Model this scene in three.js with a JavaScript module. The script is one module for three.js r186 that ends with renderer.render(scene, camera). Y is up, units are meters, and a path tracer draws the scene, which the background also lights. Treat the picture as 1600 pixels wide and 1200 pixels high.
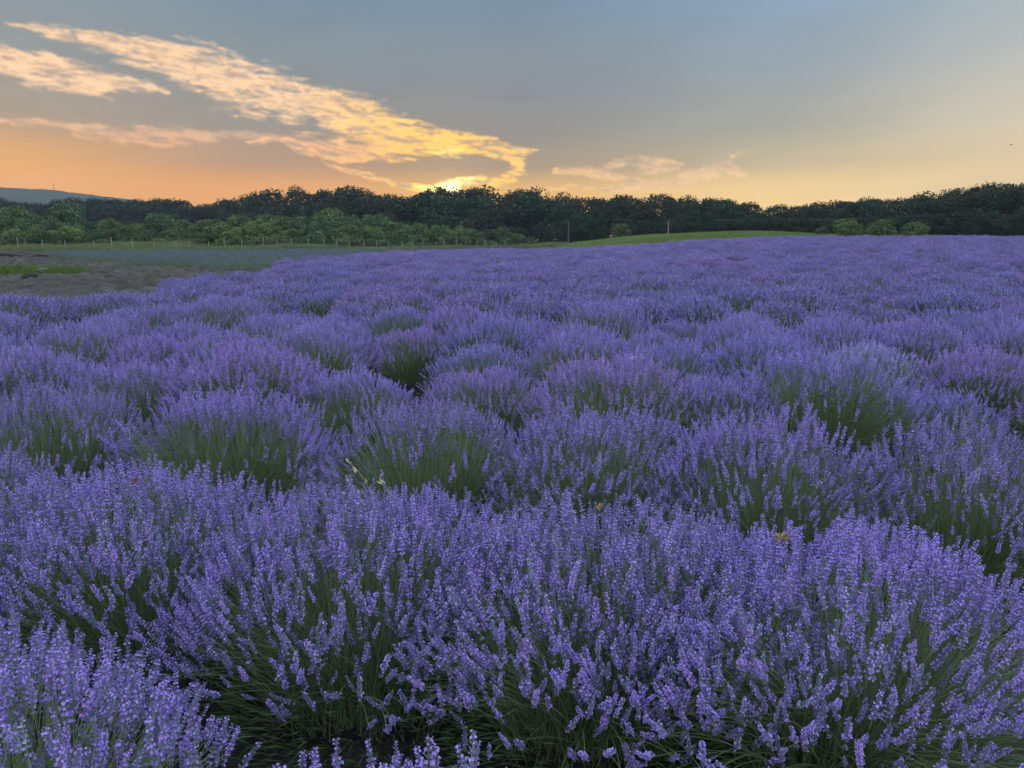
import * as THREE from 'three';

// ------------------------------------------------------------------ camera, sky, sun, exposure
const scene = new THREE.Scene();
const camera = new THREE.PerspectiveCamera(54.4, 4 / 3, 0.05, 6000);
const EYE = 1.45, PITCH = 10.67 * Math.PI / 180;
camera.position.set(0, EYE, 0);
camera.rotation.x = -PITCH;
const renderer = new THREE.WebGLRenderer({ antialias: true });
renderer.toneMapping = THREE.LinearToneMapping;
const EXPOSURE = 1.2;
renderer.toneMappingExposure = EXPOSURE;
renderer.shadowMap.enabled = true;
const SUN_AZ = -4.6, SUN_EL = 4.0, HAZE = 0.0003;

const R = Math.PI / 180, { lerp, clamp, smoothstep } = THREE.MathUtils;
function rng(seed) {
  let s = seed >>> 0;
  return () => { s = (s + 0x6d2b79f5) | 0; let t = Math.imul(s ^ (s >>> 15), 1 | s); t = (t + Math.imul(t ^ (t >>> 7), 61 | t)) ^ t; return ((t ^ (t >>> 14)) >>> 0) / 4294967296; };
}
const hash2 = (x, y) => { let h = Math.imul(x | 0, 374761393) ^ Math.imul(y | 0, 668265263); h = Math.imul(h ^ (h >>> 13), 1274126177); return ((h ^ (h >>> 16)) >>> 0) / 4294967296; };
function noise2(x, y) {
  const ix = Math.floor(x), iy = Math.floor(y), fx = x - ix, fy = y - iy, u = fx * fx * (3 - 2 * fx), v = fy * fy * (3 - 2 * fy);
  return lerp(lerp(hash2(ix, iy), hash2(ix + 1, iy), u), lerp(hash2(ix, iy + 1), hash2(ix + 1, iy + 1), u), v);
}
function fbm(x, y, o = 4) { let s = 0, a = 0.5, t = 0; for (let i = 0; i < o; i++) { s += a * noise2(x, y); t += a; a *= 0.5; x = x * 2.03 + 17.1; y = y * 2.03 + 5.7; } return s / t; }
const lin = (c) => { c /= 255; return c <= 0.04045 ? c / 12.92 : Math.pow((c + 0.055) / 1.055, 2.4); };

const strokes = [
  // [weight, points of (azimuth, elevation, half width)] in degrees: the streaks of the evening clouds
  [1, [[-32.2, 12.9, 0.07], [-30.6, 12.8, 0.28], [-28.6, 12.5, 0.51], [-26.1, 12.3, 0.74], [-23.1, 11.8, 1.03], [-20.4, 11.1, 1.41], [-18.0, 10.3, 1.45], [-15.5, 9.8, 1.24], [-12.8, 9.5, 1.01], [-10.8, 9.1, 1.02], [-8.4, 8.0, 0.87], [-5.6, 7.5, 0.66], [-2.8, 7.1, 0.62], [0.0, 6.6, 0.49], [1.5, 6.8, 0.18]]],
  [1, [[-38, 10.6, .7], [-34.1, 10.7, .77], [-31.8, 10.7, .86], [-29.8, 10.5, .85], [-28.1, 10.1, .83], [-26.7, 10.1, .61], [-25.2, 10, .35], [-23.5, 9.8, .12]]],
  [.62, [[-36, 7.4, .1], [-33.8, 7.4, .11], [-31.2, 7.4, .19], [-29.1, 7.2, .35], [-26.6, 7, .48], [-24.7, 6.9, .53], [-22.7, 7.1, .45], [-20.7, 7, .21]]],
  [.4, [[-25.2, 7.5, .12], [-22.3, 7.4, .25], [-18.2, 7.4, .25], [-16.4, 7.3, .21]]],
  [1, [[-18.8, 6.9, 0.08], [-16.9, 7.2, 0.3], [-14.7, 6.8, 0.6], [-12.5, 6.4, 0.74], [-10.3, 6.8, 0.87], [-7.5, 7.2, 0.83], [-4.7, 7.4, 0.66]]],
  [1, [[-1.6, 6.7, 0.49], [0.0, 6.2, 0.58], [0.7, 5.5, 0.5], [-0.3, 4.8, 0.36]]],
  [1.2, [[-13.7, 5.6, 0.13], [-11.2, 5.0, 0.22], [-8.5, 4.3, 0.14], [-6.2, 3.9, 0.18], [-4.9, 4.0, 0.37], [-3.6, 4.6, 0.36], [-1.7, 4.5, 0.32], [0.2, 4.6, 0.18]]],
  [.95, [[-13.4, 8.5, .7], [-10.6, 7.9, .95], [-7.6, 7.2, .95], [-4.4, 6.9, .7]]],
  [.62, [[3.2, 5.3, .18], [5.2, 5.2, .36], [7.5, 4.8, .36], [9.4, 4.3, .32], [6.6, 3.8, .23]]],
  [.55, [[6.8, 5.5, .22], [8.4, 6, .36], [10.3, 5.9, .44], [12.1, 5.5, .31], [9.4, 5.2, .27]]],
  [.55, [[12.4, 4.9, .27], [14.4, 5.1, .4], [15.7, 5.3, .44], [16.4, 4.9, .26], [17.1, 4.6, .09]]],
  [.6, [[15.6, 6.1, .13], [16.7, 6.2, .09]]],
  [.6, [[2.1, 3.9, .18], [4.7, 4.1, .14], [6.4, 4, .09]]],
  [.5, [[9, 4, .23], [11.3, 4.2, .31], [13.3, 4.3, .18]]],
];
// sky colours behind the clouds: rows by elevation, columns by azimuth from the camera's heading; top two rows, out of view, are brightened as added fill light for the field
const AZ = [-180, -100, -34, -18.6, 0, 18.6, 34, 100, 180];
const EL = [0, 3.7, 5.6, 8.2, 12.5, 16.5, 32, 90];
const SKY = [
  [[186, 174, 176], [216, 180, 152], [240, 174, 114], [242, 178, 116], [246, 196, 120], [250, 212, 146], [236, 204, 154], [216, 196, 170], [186, 174, 176]],
  [[186, 178, 180], [212, 180, 158], [240, 178, 122], [238, 174, 120], [236, 188, 124], [247, 213, 156], [232, 206, 164], [212, 194, 174], [186, 178, 180]],
  [[184, 180, 184], [200, 178, 160], [222, 172, 124], [190, 158, 136], [172, 155, 138], [198, 184, 156], [222, 203, 172], [204, 192, 178], [184, 180, 184]],
  [[180, 180, 188], [186, 176, 170], [174, 160, 146], [160, 154, 148], [150, 148, 146], [168, 169, 162], [206, 199, 182], [194, 190, 182], [180, 180, 188]],
  [[176, 181, 192], [176, 177, 180], [150, 156, 158], [139, 149, 155], [140, 149, 158], [150, 163, 174], [182, 188, 188], [182, 186, 188], [176, 181, 192]],
  [[178, 186, 198], [174, 184, 194], [145, 159, 171], [127, 147, 163], [126, 147, 164], [142, 166, 188], [163, 184, 197], [178, 188, 198], [178, 186, 198]],
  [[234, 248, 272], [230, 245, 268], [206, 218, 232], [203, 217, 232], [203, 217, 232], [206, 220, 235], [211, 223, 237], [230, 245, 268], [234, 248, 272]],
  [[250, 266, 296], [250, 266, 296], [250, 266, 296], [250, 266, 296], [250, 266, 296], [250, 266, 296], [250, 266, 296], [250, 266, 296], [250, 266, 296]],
].map((r) => r.map((c) => c.map(lin)));
function skyBase(az, el, out) {
  let i = 0; while (i < AZ.length - 2 && az > AZ[i + 1]) i++;
  let j = 0; while (j < EL.length - 2 && el > EL[j + 1]) j++;
  const s = (t) => t * t * (3 - 2 * t) * 0.5 + t * 0.5;
  const u = s(clamp((az - AZ[i]) / (AZ[i + 1] - AZ[i]), 0, 1)), v = s(clamp((el - EL[j]) / (EL[j + 1] - EL[j]), 0, 1));
  for (let c = 0; c < 3; c++) out[c] = lerp(lerp(SKY[j][i][c], SKY[j][i + 1][c], u), lerp(SKY[j + 1][i][c], SKY[j + 1][i + 1][c], u), v);
}
function strokeDepth(pts, az, el) {
  let best = -9;
  for (let i = 0; i < pts.length - 1; i++) {
    const [ax, ay, ah] = pts[i], [bx, by, bh] = pts[i + 1], dx = bx - ax, dy = by - ay;
    const t = clamp(((az - ax) * dx + (el - ay) * dy) / (dx * dx + dy * dy), 0, 1), h = lerp(ah, bh, t);
    const d = 1 - Math.hypot(az - ax - t * dx, el - ay - t * dy) / h;
    if (d > best) best = d;
  }
  return best;
}
function skyColor(az, el, out) {
  skyBase(az, el, out);
  const ds = Math.hypot(az - SUN_AZ, el - SUN_EL);
  const g1 = Math.exp(-((Math.hypot((az - SUN_AZ) * 0.7, el - SUN_EL) / 0.34) ** 2)), g2 = Math.exp(-ds / 2.2);
  if (az > -44 && az < 40 && el < 18) {
    // faint high veil, in long slanted bands
    const veil = fbm(az * 0.11 + el * 0.1, el * 0.5 - az * 0.09, 3) - 0.5;
    for (let c = 0; c < 3; c++) out[c] *= 1 + veil * 0.12;
    const wx = (fbm(az * 0.9 + 3, el * 2.4 + 9, 3) - 0.5) * 1.5, wy = (fbm(az * 0.9 + 40, el * 2.4, 3) - 0.5) * 0.62;
    const sx = az * 0.96 - el * 0.28, sy = el + az * 0.1;
    const rip = fbm(sx * 0.8 + wx, sy * 4.2 + wy, 5), fine = fbm(sx * 2.2 + 7 + wx * 2, sy * 9 + wy * 3, 4), broad = fbm(sx * 0.7 + 11, sy * 2.6, 3);
    let a = 0, e = 0;
    for (const [w, pts] of strokes) {
      const d = strokeDepth(pts, az + wx * 0.7, el + wy * 0.75);
      if (d < -1.2) continue;
      const q = smoothstep(d + (rip - 0.5) * 1.6 + (fine - 0.5) * 0.6, -0.4, 0.6) * w * (0.82 + 0.36 * fine);
      if (q > a) a = q;
      if (d > e) e = d;
    }
    if (a > 0) {
      const far = smoothstep(ds, 2, 14), mid = smoothstep(ds, 0.5, 3.4), low = (1 - smoothstep(el, 6.6, 8.6)) * smoothstep(ds, 2.5, 8) * (az < 0 ? 1 : 0.25);
      const col = [lerp(lerp(1.9, 1.12, mid), 0.92, far), lerp(lerp(1.45, 0.68, mid), 0.63, far), lerp(lerp(0.5, 0.2, mid), 0.41, far)];
      col[0] = lerp(col[0], 0.80, low * 0.6); col[1] = lerp(col[1], 0.45, low * 0.7); col[2] = lerp(col[2], 0.26, low * 0.6);
      // thick folds of the cloud are greyer than its thin, sunlit edges
      const fold = clamp(smoothstep(broad, 0.5, 0.72) * smoothstep(e, 0.2, 0.7) * 0.85 + (0.5 - rip) * 1.3 + (0.5 - fine) * 1.7, -0.3, 1), grey = [0.42, 0.34, 0.30];
      for (let c = 0; c < 3; c++) out[c] = lerp(out[c], Math.max(0.02, lerp(col[c], grey[c], fold * 0.75)), Math.min(1, a));
    }
  }
  out[0] += 2.4 * g1 + 0.1 * g2; out[1] += 1.9 * g1 + 0.05 * g2; out[2] += 0.9 * g1 + 0.005 * g2;
  // the colours above are those seen through the haze of the plain: take its share out again
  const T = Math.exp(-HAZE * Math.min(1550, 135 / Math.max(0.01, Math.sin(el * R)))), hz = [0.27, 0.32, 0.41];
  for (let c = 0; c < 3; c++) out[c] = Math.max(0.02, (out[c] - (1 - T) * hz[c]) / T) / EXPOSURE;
}
{
  const W = 4096, H = 2048, data = new Float32Array(W * H * 4), c = [0, 0, 0];
  for (let r = 0; r < H; r++) {
    const el = ((r + 0.5) / H - 0.5) * 180;
    for (let k = 0; k < W; k++) {
      const o = (r * W + k) * 4;
      let az = ((k + 0.5) / W - 0.5) * 360 + 90; if (az > 180) az -= 360;
      if (el > 20 && (k & 3)) { for (let q = 0; q < 4; q++) data[o + q] = data[o - 4 + q]; continue; }
      if (el < -1) { data[o] = 0.1; data[o + 1] = 0.09; data[o + 2] = 0.09; } else { skyColor(az, Math.max(0, el), c); data[o] = c[0]; data[o + 1] = c[1]; data[o + 2] = c[2]; }
      data[o + 3] = 1;
    }
  }
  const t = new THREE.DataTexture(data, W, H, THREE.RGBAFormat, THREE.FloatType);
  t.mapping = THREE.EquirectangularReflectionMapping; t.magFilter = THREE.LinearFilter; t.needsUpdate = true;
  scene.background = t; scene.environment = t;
}
const sun = new THREE.DirectionalLight(new THREE.Color(1, 0.62, 0.3), 0.9);
sun.position.set(Math.sin(SUN_AZ * R) * Math.cos(3.2 * R), Math.sin(3.2 * R), -Math.cos(SUN_AZ * R) * Math.cos(3.2 * R)).multiplyScalar(400);
sun.castShadow = true; sun.shadow.radius = 2; sun.shadow.mapSize.set(4096, 4096);
Object.assign(sun.shadow.camera, { left: -150, right: 150, top: 60, bottom: -60, near: 1, far: 900 });
sun.name = 'evening_sun'; scene.add(sun, sun.target);
scene.fog = new THREE.FogExp2(new THREE.Color(0.66, 0.82, 1.0), HAZE);

// ------------------------------------------------------------------ helpers
const used = new Map();
function numbered(name) { const n = used.get(name) ?? 0; used.set(name, n + 1); return n ? name + '_' + String(n).padStart(3, '0') : name; }
function tag(o, label, category, group, kind) { if (label) o.userData.label = label; if (category) o.userData.category = category; if (group) o.userData.group = group; if (kind) o.userData.kind = kind; return o; }
function base(name, pos, turn = 0) { const g = new THREE.Group(); g.name = numbered(name); g.position.set(...pos); g.rotation.y = turn; scene.add(g); return g; }
function put(name, geo, mat, parent, kind) {
  const m = new THREE.Mesh(geo, mat); m.name = parent ? name : numbered(name); m.castShadow = m.receiveShadow = true;
  if (kind) m.userData.kind = kind; (parent ?? scene).add(m); return m;
}
class MB {                                     // a growing triangle soup with flat normals and vertex colours
  constructor(n = 4096) { this.p = new Float32Array(n * 9); this.c = new Float32Array(n * 9); this.n = 0; this.col = [1, 1, 1]; }
  room() { if (this.n * 9 + 9 > this.p.length) for (const k of ['p', 'c']) { const b = new Float32Array(this[k].length * 2); b.set(this[k]); this[k] = b; } }
  tri(a, b, c, q = this.col) {
    this.room(); let o = this.n * 9; const p = this.p, cc = this.c;
    p[o] = a[0]; p[o + 1] = a[1]; p[o + 2] = a[2]; p[o + 3] = b[0]; p[o + 4] = b[1]; p[o + 5] = b[2]; p[o + 6] = c[0]; p[o + 7] = c[1]; p[o + 8] = c[2];
    for (let i = 0; i < 9; i += 3) { cc[o + i] = q[0]; cc[o + i + 1] = q[1]; cc[o + i + 2] = q[2]; }
    this.n++;
  }
  quad(a, b, c, d, q) { this.tri(a, b, c, q); this.tri(a, c, d, q); }
  tube(path, radii, sides, q, flat = 1) {       // path of [x,y,z]
    let prev = null, cap = null;
    for (let i = 0; i < path.length; i++) {
      const a = path[Math.max(0, i - 1)], b = path[Math.min(path.length - 1, i + 1)];
      const t = norm([b[0] - a[0], b[1] - a[1], b[2] - a[2]]), u = norm(cross(t, Math.abs(t[1]) > 0.9 ? [1, 0, 0] : [0, 1, 0])), v = cross(t, u), ring = [];
      for (let s = 0; s < sides; s++) { const w = s / sides * 6.2832, x = Math.cos(w) * radii[i], y = Math.sin(w) * radii[i] * flat; ring.push([path[i][0] + u[0] * x + v[0] * y, path[i][1] + u[1] * x + v[1] * y, path[i][2] + u[2] * x + v[2] * y]); }
      if (prev) for (let s = 0; s < sides; s++) { const e = (s + 1) % sides; this.quad(prev[s], prev[e], ring[e], ring[s], q); }
      prev = ring; cap = path[i];
    }
    for (let s = 1; s < sides - 1; s++) this.tri(prev[0], prev[s], prev[s + 1], q);
  }
  add(src, m, tint) {                            // copy another soup through a matrix
    const e = m.elements, sp = src.p, sc = src.c;
    for (let t = 0; t < src.n; t++) {
      this.room(); const o = this.n * 9, i0 = t * 9;
      for (let k = 0; k < 9; k += 3) {
        const x = sp[i0 + k], y = sp[i0 + k + 1], z = sp[i0 + k + 2];
        this.p[o + k] = e[0] * x + e[4] * y + e[8] * z + e[12]; this.p[o + k + 1] = e[1] * x + e[5] * y + e[9] * z + e[13]; this.p[o + k + 2] = e[2] * x + e[6] * y + e[10] * z + e[14];
        for (let j = 0; j < 3; j++) this.c[o + k + j] = sc[i0 + k + j] * (tint ? tint[j] : 1);
      }
      this.n++;
    }
  }
  geo() {
    const g = new THREE.BufferGeometry(), p = this.p.slice(0, this.n * 9);
    g.setAttribute('position', new THREE.BufferAttribute(p, 3)); g.setAttribute('color', new THREE.BufferAttribute(this.c.slice(0, this.n * 9), 3));
    g.computeVertexNormals(); return g;
  }
}
const cross = (a, b) => [a[1] * b[2] - a[2] * b[1], a[2] * b[0] - a[0] * b[2], a[0] * b[1] - a[1] * b[0]];
const norm = (a) => { const l = Math.hypot(...a) || 1; return [a[0] / l, a[1] / l, a[2] / l]; };
const mad = (a, b, s) => [a[0] + b[0] * s, a[1] + b[1] * s, a[2] + b[2] * s];
const mix3 = (a, b, t) => [lerp(a[0], b[0], t), lerp(a[1], b[1], t), lerp(a[2], b[2], t)];
function ortho(t) { const u = norm(cross(t, Math.abs(t[1]) > 0.9 ? [1, 0, 0] : [0, 1, 0])); return [u, cross(t, u)]; }
const leafy = (r, tr = 0.35, color) => new THREE.MeshPhysicalMaterial({ vertexColors: true, roughness: r, transmission: tr, thickness: 0, ior: 1.4, specularIntensity: 0.4, side: THREE.DoubleSide, ...(color ? { color } : {}) });
const solid = (r = 0.9, color) => new THREE.MeshStandardMaterial({ vertexColors: true, roughness: r, side: THREE.DoubleSide, ...(color ? { color } : {}) });
const M = { petal: leafy(1, 0.12), stem: solid(0.8), leaf: leafy(1, 0.12), bark: solid(0.95) };
M.petalFaded = leafy(1, 0.12, new THREE.Color(0.72, 0.8, 0.66)); M.petalPale = leafy(1, 0.12, new THREE.Color(1.12, 1.28, 1.05)); M.petalBlue = leafy(1, 0.12, new THREE.Color(0.92, 1.0, 1.0)); M.petalWarm = leafy(1, 0.12, new THREE.Color(1.06, 0.98, 1.0));

// ------------------------------------------------------------------ terrain
const curve = (pts, x) => { if (x <= pts[0][0]) return pts[0][1]; for (let i = 1; i < pts.length; i++) if (x <= pts[i][0]) return lerp(pts[i - 1][1], pts[i][1], (x - pts[i - 1][0]) / (pts[i][0] - pts[i - 1][0])); return pts.at(-1)[1]; };
function G(x, z) {
  const D = -z; if (D < 5) return 0;
  const lat = x * 80 / Math.max(D, 20);
  let g = 1.35 * smoothstep(D, 12, 75) * smoothstep(lat, -2, 32);
  g += 1.7 * smoothstep(D, 80, 125) * smoothstep(lat, -2, 16) * (1 - 0.35 * smoothstep(lat, 24, 34));
  g += 1.7 * smoothstep(D, 104, 145) * (1 - smoothstep(lat, -26, -14));
  g += 2.0 * smoothstep(D, 145, 260);
  return g;
}
const leftEdge = (D) => curve([[11.2, -40], [11.8, -7.7], [13.2, -7.2], [15.5, -7.6], [18, -8.6], [22, -7.8], [30, -9.4], [45, -11.5], [60, -10], [85, -9], [112, -3]], D);
const farEdge = (x) => 82 + 3 * Math.sin(x * 0.3) + 26 * (1 - smoothstep(x, -4, 6));
const FENCE = [[-55.5, 95], [-1.3, 150]];
const fenceD = (x) => 95 + (x + 55.5) * 55 / 54.2;
const youngFront = (x) => curve([[-60, 92], [-50, 80], [-33, 58], [-22, 45], [-14, 36.5], [-12.5, 36]], x);
const inYoung = (x, D) => x > -54 && D > youngFront(x) && D < Math.min(fenceD(x) - 4, 112) && (D < 84 ? x < leftEdge(D) - 1.6 : x < 2);
const inMeadow = (x, D) => (D > Math.min(fenceD(x) - 3, x > -24 ? 111 : 999) && x < 8 && D < 240) || (D > farEdge(x) + 1 && x > -3 && D < 135);
function leftGrass(x, D) { return Math.max(0, 1 - Math.hypot((x + 23.5) / 5.2, (D - 33.6) / 1.7)); }
{
  const SOIL = [0.05, 0.046, 0.042], DRY = [0.095, 0.088, 0.077], GRASS = [0.12, 0.18, 0.045];
  const az0 = -62, az1 = 62, NA = 300, rad = []; for (let r = 0.3; r < 1560; r *= 1.021) rad.push(r);
  const P = [], C = [], UV = [], I = [], NR = rad.length;
  for (let j = 0; j < NR; j++) for (let i = 0; i <= NA; i++) {
    const a = lerp(az0, az1, i / NA) * R, x = Math.sin(a) * rad[j], z = -Math.cos(a) * rad[j], D = -z;
    const open = x < leftEdge(D) - 0.3 && D > 11 && D < 120 ? 1 : 0;
    let y = G(x, z) + (fbm(x * 2.2, z * 2.2, 3) - 0.5) * (D < 30 ? 0.07 : 0.05 + open * 0.25);
    P.push(x, y, z); UV.push(x, z);
    const n = fbm(x * 0.35 + 3, z * 0.35, 3), f = fbm(x * 1.7, z * 3.1 + 8, 3);
    let c = mix3(SOIL, DRY, smoothstep(f * 0.6 + n * 0.4, 0.42, 0.66) * (open ? 1 : 0.5));
    if (inMeadow(x, D) || D > 150) c = mix3(GRASS, [0.18, 0.21, 0.07], n);
    else if (leftGrass(x, D) > 0.05) c = GRASS;
    else if (open && n > 0.6) c = mix3(c, [0.14, 0.15, 0.08], smoothstep(n, 0.6, 0.75) * 0.6);
    C.push(...c);
  }
  for (let j = 0; j < NR - 1; j++) for (let i = 0; i < NA; i++) { const a = j * (NA + 1) + i, b = a + 1, c = a + NA + 1, d = c + 1; I.push(a, b, d, a, d, c); }
  const g = new THREE.BufferGeometry();
  g.setAttribute('position', new THREE.Float32BufferAttribute(P, 3)); g.setAttribute('color', new THREE.Float32BufferAttribute(C, 3)); g.setAttribute('uv', new THREE.Float32BufferAttribute(UV, 2)); g.setIndex(I); g.computeVertexNormals();
  const T = 512, d = new Uint8Array(T * T * 4), per = (x, y, s) => { const w = (v) => ((v % s) + s) % s; const ix = Math.floor(x), iy = Math.floor(y), fx = x - ix, fy = y - iy; return lerp(lerp(hash2(w(ix), w(iy)), hash2(w(ix + 1), w(iy)), fx), lerp(hash2(w(ix), w(iy + 1)), hash2(w(ix + 1), w(iy + 1)), fx), fy); };
  for (let y = 0; y < T; y++) for (let x = 0; x < T; x++) {
    let v = 0, t = 0; for (const [s, w] of [[8, 0.3], [22, 0.3], [64, 0.25], [170, 0.25]]) { v += w * per(x / T * s, y / T * s, s); t += w; }
    const q = 255 * clamp(0.55 + (v / t - 0.5) * 1.7, 0, 1), o = (y * T + x) * 4; d[o] = q; d[o + 1] = q * 0.97; d[o + 2] = q * 0.93; d[o + 3] = 255;
  }
  const tx = new THREE.DataTexture(d, T, T); tx.wrapS = tx.wrapT = THREE.RepeatWrapping; tx.magFilter = THREE.LinearFilter; tx.repeat.set(0.55, 0.55); tx.needsUpdate = true;
  const m = new THREE.MeshStandardMaterial({ vertexColors: true, map: tx, bumpMap: tx, bumpScale: 0.03, roughness: 0.95 });
  tag(put('ground', g, m), 'bare brown soil and grass under the fields', null, null, 'structure');
}

// ------------------------------------------------------------------ far hill
{
  const P = [], C = [], I = [], NX = 420, NZ = 26;
  for (let j = 0; j <= NZ; j++) for (let i = 0; i <= NX; i++) {
    const x = lerp(-1550, -165, i / NX), D = lerp(820, 1500, j / NZ);
    const ridge = curve([[-2300, 168], [-1270, 126], [-1100, 115], [-950, 98], [-780, 74], [-600, 50], [-450, 34], [-250, 18]], x * 1.5) / 1.5;
    const up = smoothstep(D, 820, 1233), y = 4 + ridge * up * (D > 1233 ? 1 - 0.15 * (D - 1233) / 300 : 1) + (hash2(i * 7 + j, j * 13) - 0.5) * 4.5 + fbm(x * 0.03, D * 0.03, 3) * 5;
    P.push(x, y, -D); const n = hash2(i, j); C.push(0.035 + 0.03 * n, 0.05 + 0.035 * n, 0.025 + 0.012 * n);
  }
  for (let j = 0; j < NZ; j++) for (let i = 0; i < NX; i++) { const a = j * (NX + 1) + i, b = a + 1, c = a + NX + 1, d = c + 1; I.push(a, b, d, a, d, c); }
  const g = new THREE.BufferGeometry(); g.setAttribute('position', new THREE.Float32BufferAttribute(P, 3)); g.setAttribute('color', new THREE.Float32BufferAttribute(C, 3)); g.setIndex(I); g.computeVertexNormals();
  tag(put('hills', g, solid(1)), 'long blue wooded hill on the far left horizon', null, null, 'structure');
  const mast = base('radio_mast', [-733, 79, -1233]), mb = new MB(); mb.tube([[0, 0, 0], [0, 8, 0], [0, 17, 0]], [0.55, 0.4, 0.25], 6, [0.12, 0.11, 0.11]);
  put('pole', mb.geo(), M.bark, mast); for (const h of [10, 13, 15.5]) { const ma = new MB(); ma.tube([[-1, h, 0], [1, h, 0]], [0.14, 0.14], 5, [0.13, 0.12, 0.12]); put('antenna', ma.geo(), M.bark, mast); }
  tag(mast, 'thin radio mast standing on the far blue hill', 'mast');
}

// ------------------------------------------------------------------ trees
function makeCrown(seed, { w = 0.42, h = 0.5, cy = 0.55, lobes = 16, n = 3600, s = 0.03, wisps = 0 }, cols) {
  const r = rng(seed), mb = new MB(8192), L = [], limbs = [];
  for (let i = 0; i < lobes; i++) {
    const a = r() * 6.283, v = i / lobes * 1.95 - 1.05 + (r() - 0.5) * 0.25, q = Math.sqrt(Math.max(v < 0 ? 0.45 : 0.04, 1 - v * v)) * (0.4 + 0.42 * Math.sqrt(r()));
    L.push([Math.cos(a) * q * w, cy + v * h * 0.72, Math.sin(a) * q * w, (0.13 + 0.12 * r()) * (w / 0.42), 0.7 + 0.6 * r()]);
  }
  for (let k = 0; k < n; k++) {
    const [lx, ly, lz, lr, tone] = L[Math.floor(r() * lobes)], d = norm([r() - 0.5, r() - 0.42, r() - 0.5]), ra = lr * (0.55 + 0.5 * Math.sqrt(r()));
    const p = [lx + d[0] * ra, ly + d[1] * ra * 0.8, lz + d[2] * ra], t = norm([d[0] + (r() - 0.5) * 1.6, d[1] * 0.6 + (r() - 0.5) * 1.6, d[2] + (r() - 0.5) * 1.6]), [u, v] = ortho(t), sz = s * (0.6 + 0.8 * r());
    const f = tone * (0.75 + 0.5 * r()), c = mix3(cols[0], cols[1], r()).map((x) => x * f), sp = r() * 6.28, e = (q, m) => mad(mad(p, u, Math.cos(q + sp) * sz * m), v, Math.sin(q + sp) * sz * m);
    mb.quad(e(0, 1), e(1.5, 0.6), e(3.1, 1), e(4.6, 0.6), c);
  }
  for (let k = 0; k < wisps; k++) {              // twigs of leaves that stand out of the top
    const a = r() * 6.28, q = Math.sqrt(r()) * w * 0.85, x = Math.cos(a) * q, z = Math.sin(a) * q, y0 = cy + h * 0.72 * Math.sqrt(Math.max(0, 1 - (q / w) ** 2)), len = 0.05 + 0.07 * r(), lean = (r() - 0.5) * 0.06;
    for (let m = 0; m < 9; m++) { const t = r(), p = [x + lean * t + (r() - 0.5) * 0.035, y0 + len * t, z + (r() - 0.5) * 0.035], [u, v] = ortho(norm([r() - 0.5, r() - 0.5, r() - 0.5])), sz = s * (0.4 + 0.4 * r()); mb.quad(mad(p, u, sz), mad(p, v, sz * 0.6), mad(p, u, -sz), mad(p, v, -sz * 0.6), cols[0]); }
  }
  const tk = new MB(), B = [0.06, 0.045, 0.035];
  tk.tube([[0, -0.03, 0], [0.01, 0.2, 0.01], [0.0, cy, 0]], [0.028, 0.02, 0.01], 7, B);
  for (const [x, y, z] of L) { const y0 = Math.min(cy, 0.12 + 0.5 * y * r()); tk.tube([[0.004, y0, 0.004], [x * 0.45, lerp(y0, y, 0.6), z * 0.45], [x, y, z]], [0.011, 0.007, 0.002], 4, B); }
  return { crown: mb.geo(), trunk: tk.geo() };
}
const DARK = [[0.045, 0.062, 0.042], [0.08, 0.1, 0.065]], GREEN = [[0.115, 0.185, 0.07], [0.20, 0.28, 0.11]];
const oaks = [0, 1, 2, 3].map((i) => makeCrown(100 + i, { w: 0.43, h: 0.5, cy: 0.53, lobes: 26, n: 5600, s: 0.024, wisps: 150 }, DARK));
const rounds = [0, 1, 2, 3].map((i) => makeCrown(200 + i, { w: 0.46, h: 0.52, cy: 0.5, lobes: 20, n: 3800, s: 0.032, wisps: 26 }, GREEN));
const bushes = [0, 1].map((i) => makeCrown(300 + i, { w: 0.62, h: 0.56, cy: 0.42, lobes: 14, n: 2400, s: 0.05, wisps: 14 }, GREEN));
M.oak = leafy(1, 0.12); M.oakWarm = leafy(1, 0.12, new THREE.Color(1.1, 0.98, 0.9)); M.oakGreen = leafy(1, 0.12, new THREE.Color(0.72, 1.05, 0.95));
M.lush = leafy(1, 0.15); M.lime = leafy(1, 0.15, new THREE.Color(1.25, 1.2, 1.1)); M.olive = leafy(1, 0.15, new THREE.Color(0.85, 0.76, 0.9)); M.blueg = leafy(1, 0.15, new THREE.Color(0.82, 0.9, 1.08));
function treeAt(name, proto, mat, x, D, h, wide, turn, label, group) {
  const g = base(name, [x, G(x, -D) - 0.05, -D], turn); g.scale.set(h * wide, h, h * wide);
  put('crown', proto.crown, mat, g); put('trunk', proto.trunk, M.bark, g);
  return tag(g, label, name.includes('bush') ? 'bush' : 'tree', group);
}
const F = 1168, skyline = [[-120, 312], [0, 314], [60, 316], [110, 317], [160, 310], [250, 313], [330, 318], [385, 316], [430, 302], [480, 300], [520, 297], [570, 298], [620, 302], [690, 298], [750, 296], [810, 296], [845, 306], [900, 309], [1000, 306], [1060, 309], [1140, 317], [1185, 326], [1215, 321], [1270, 321], [1330, 310], [1380, 312], [1430, 300], [1500, 291], [1560, 287], [1600, 282], [1720, 276]];
const forestD = (px) => curve([[-120, 250], [340, 240], [440, 195], [820, 178], [1000, 152], [1180, 140], [1300, 122], [1700, 106]], px);
function dirTo(px) { return (px - 800) / F * 1.0176 / 1.0; }      // tangent of the azimuth
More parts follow.
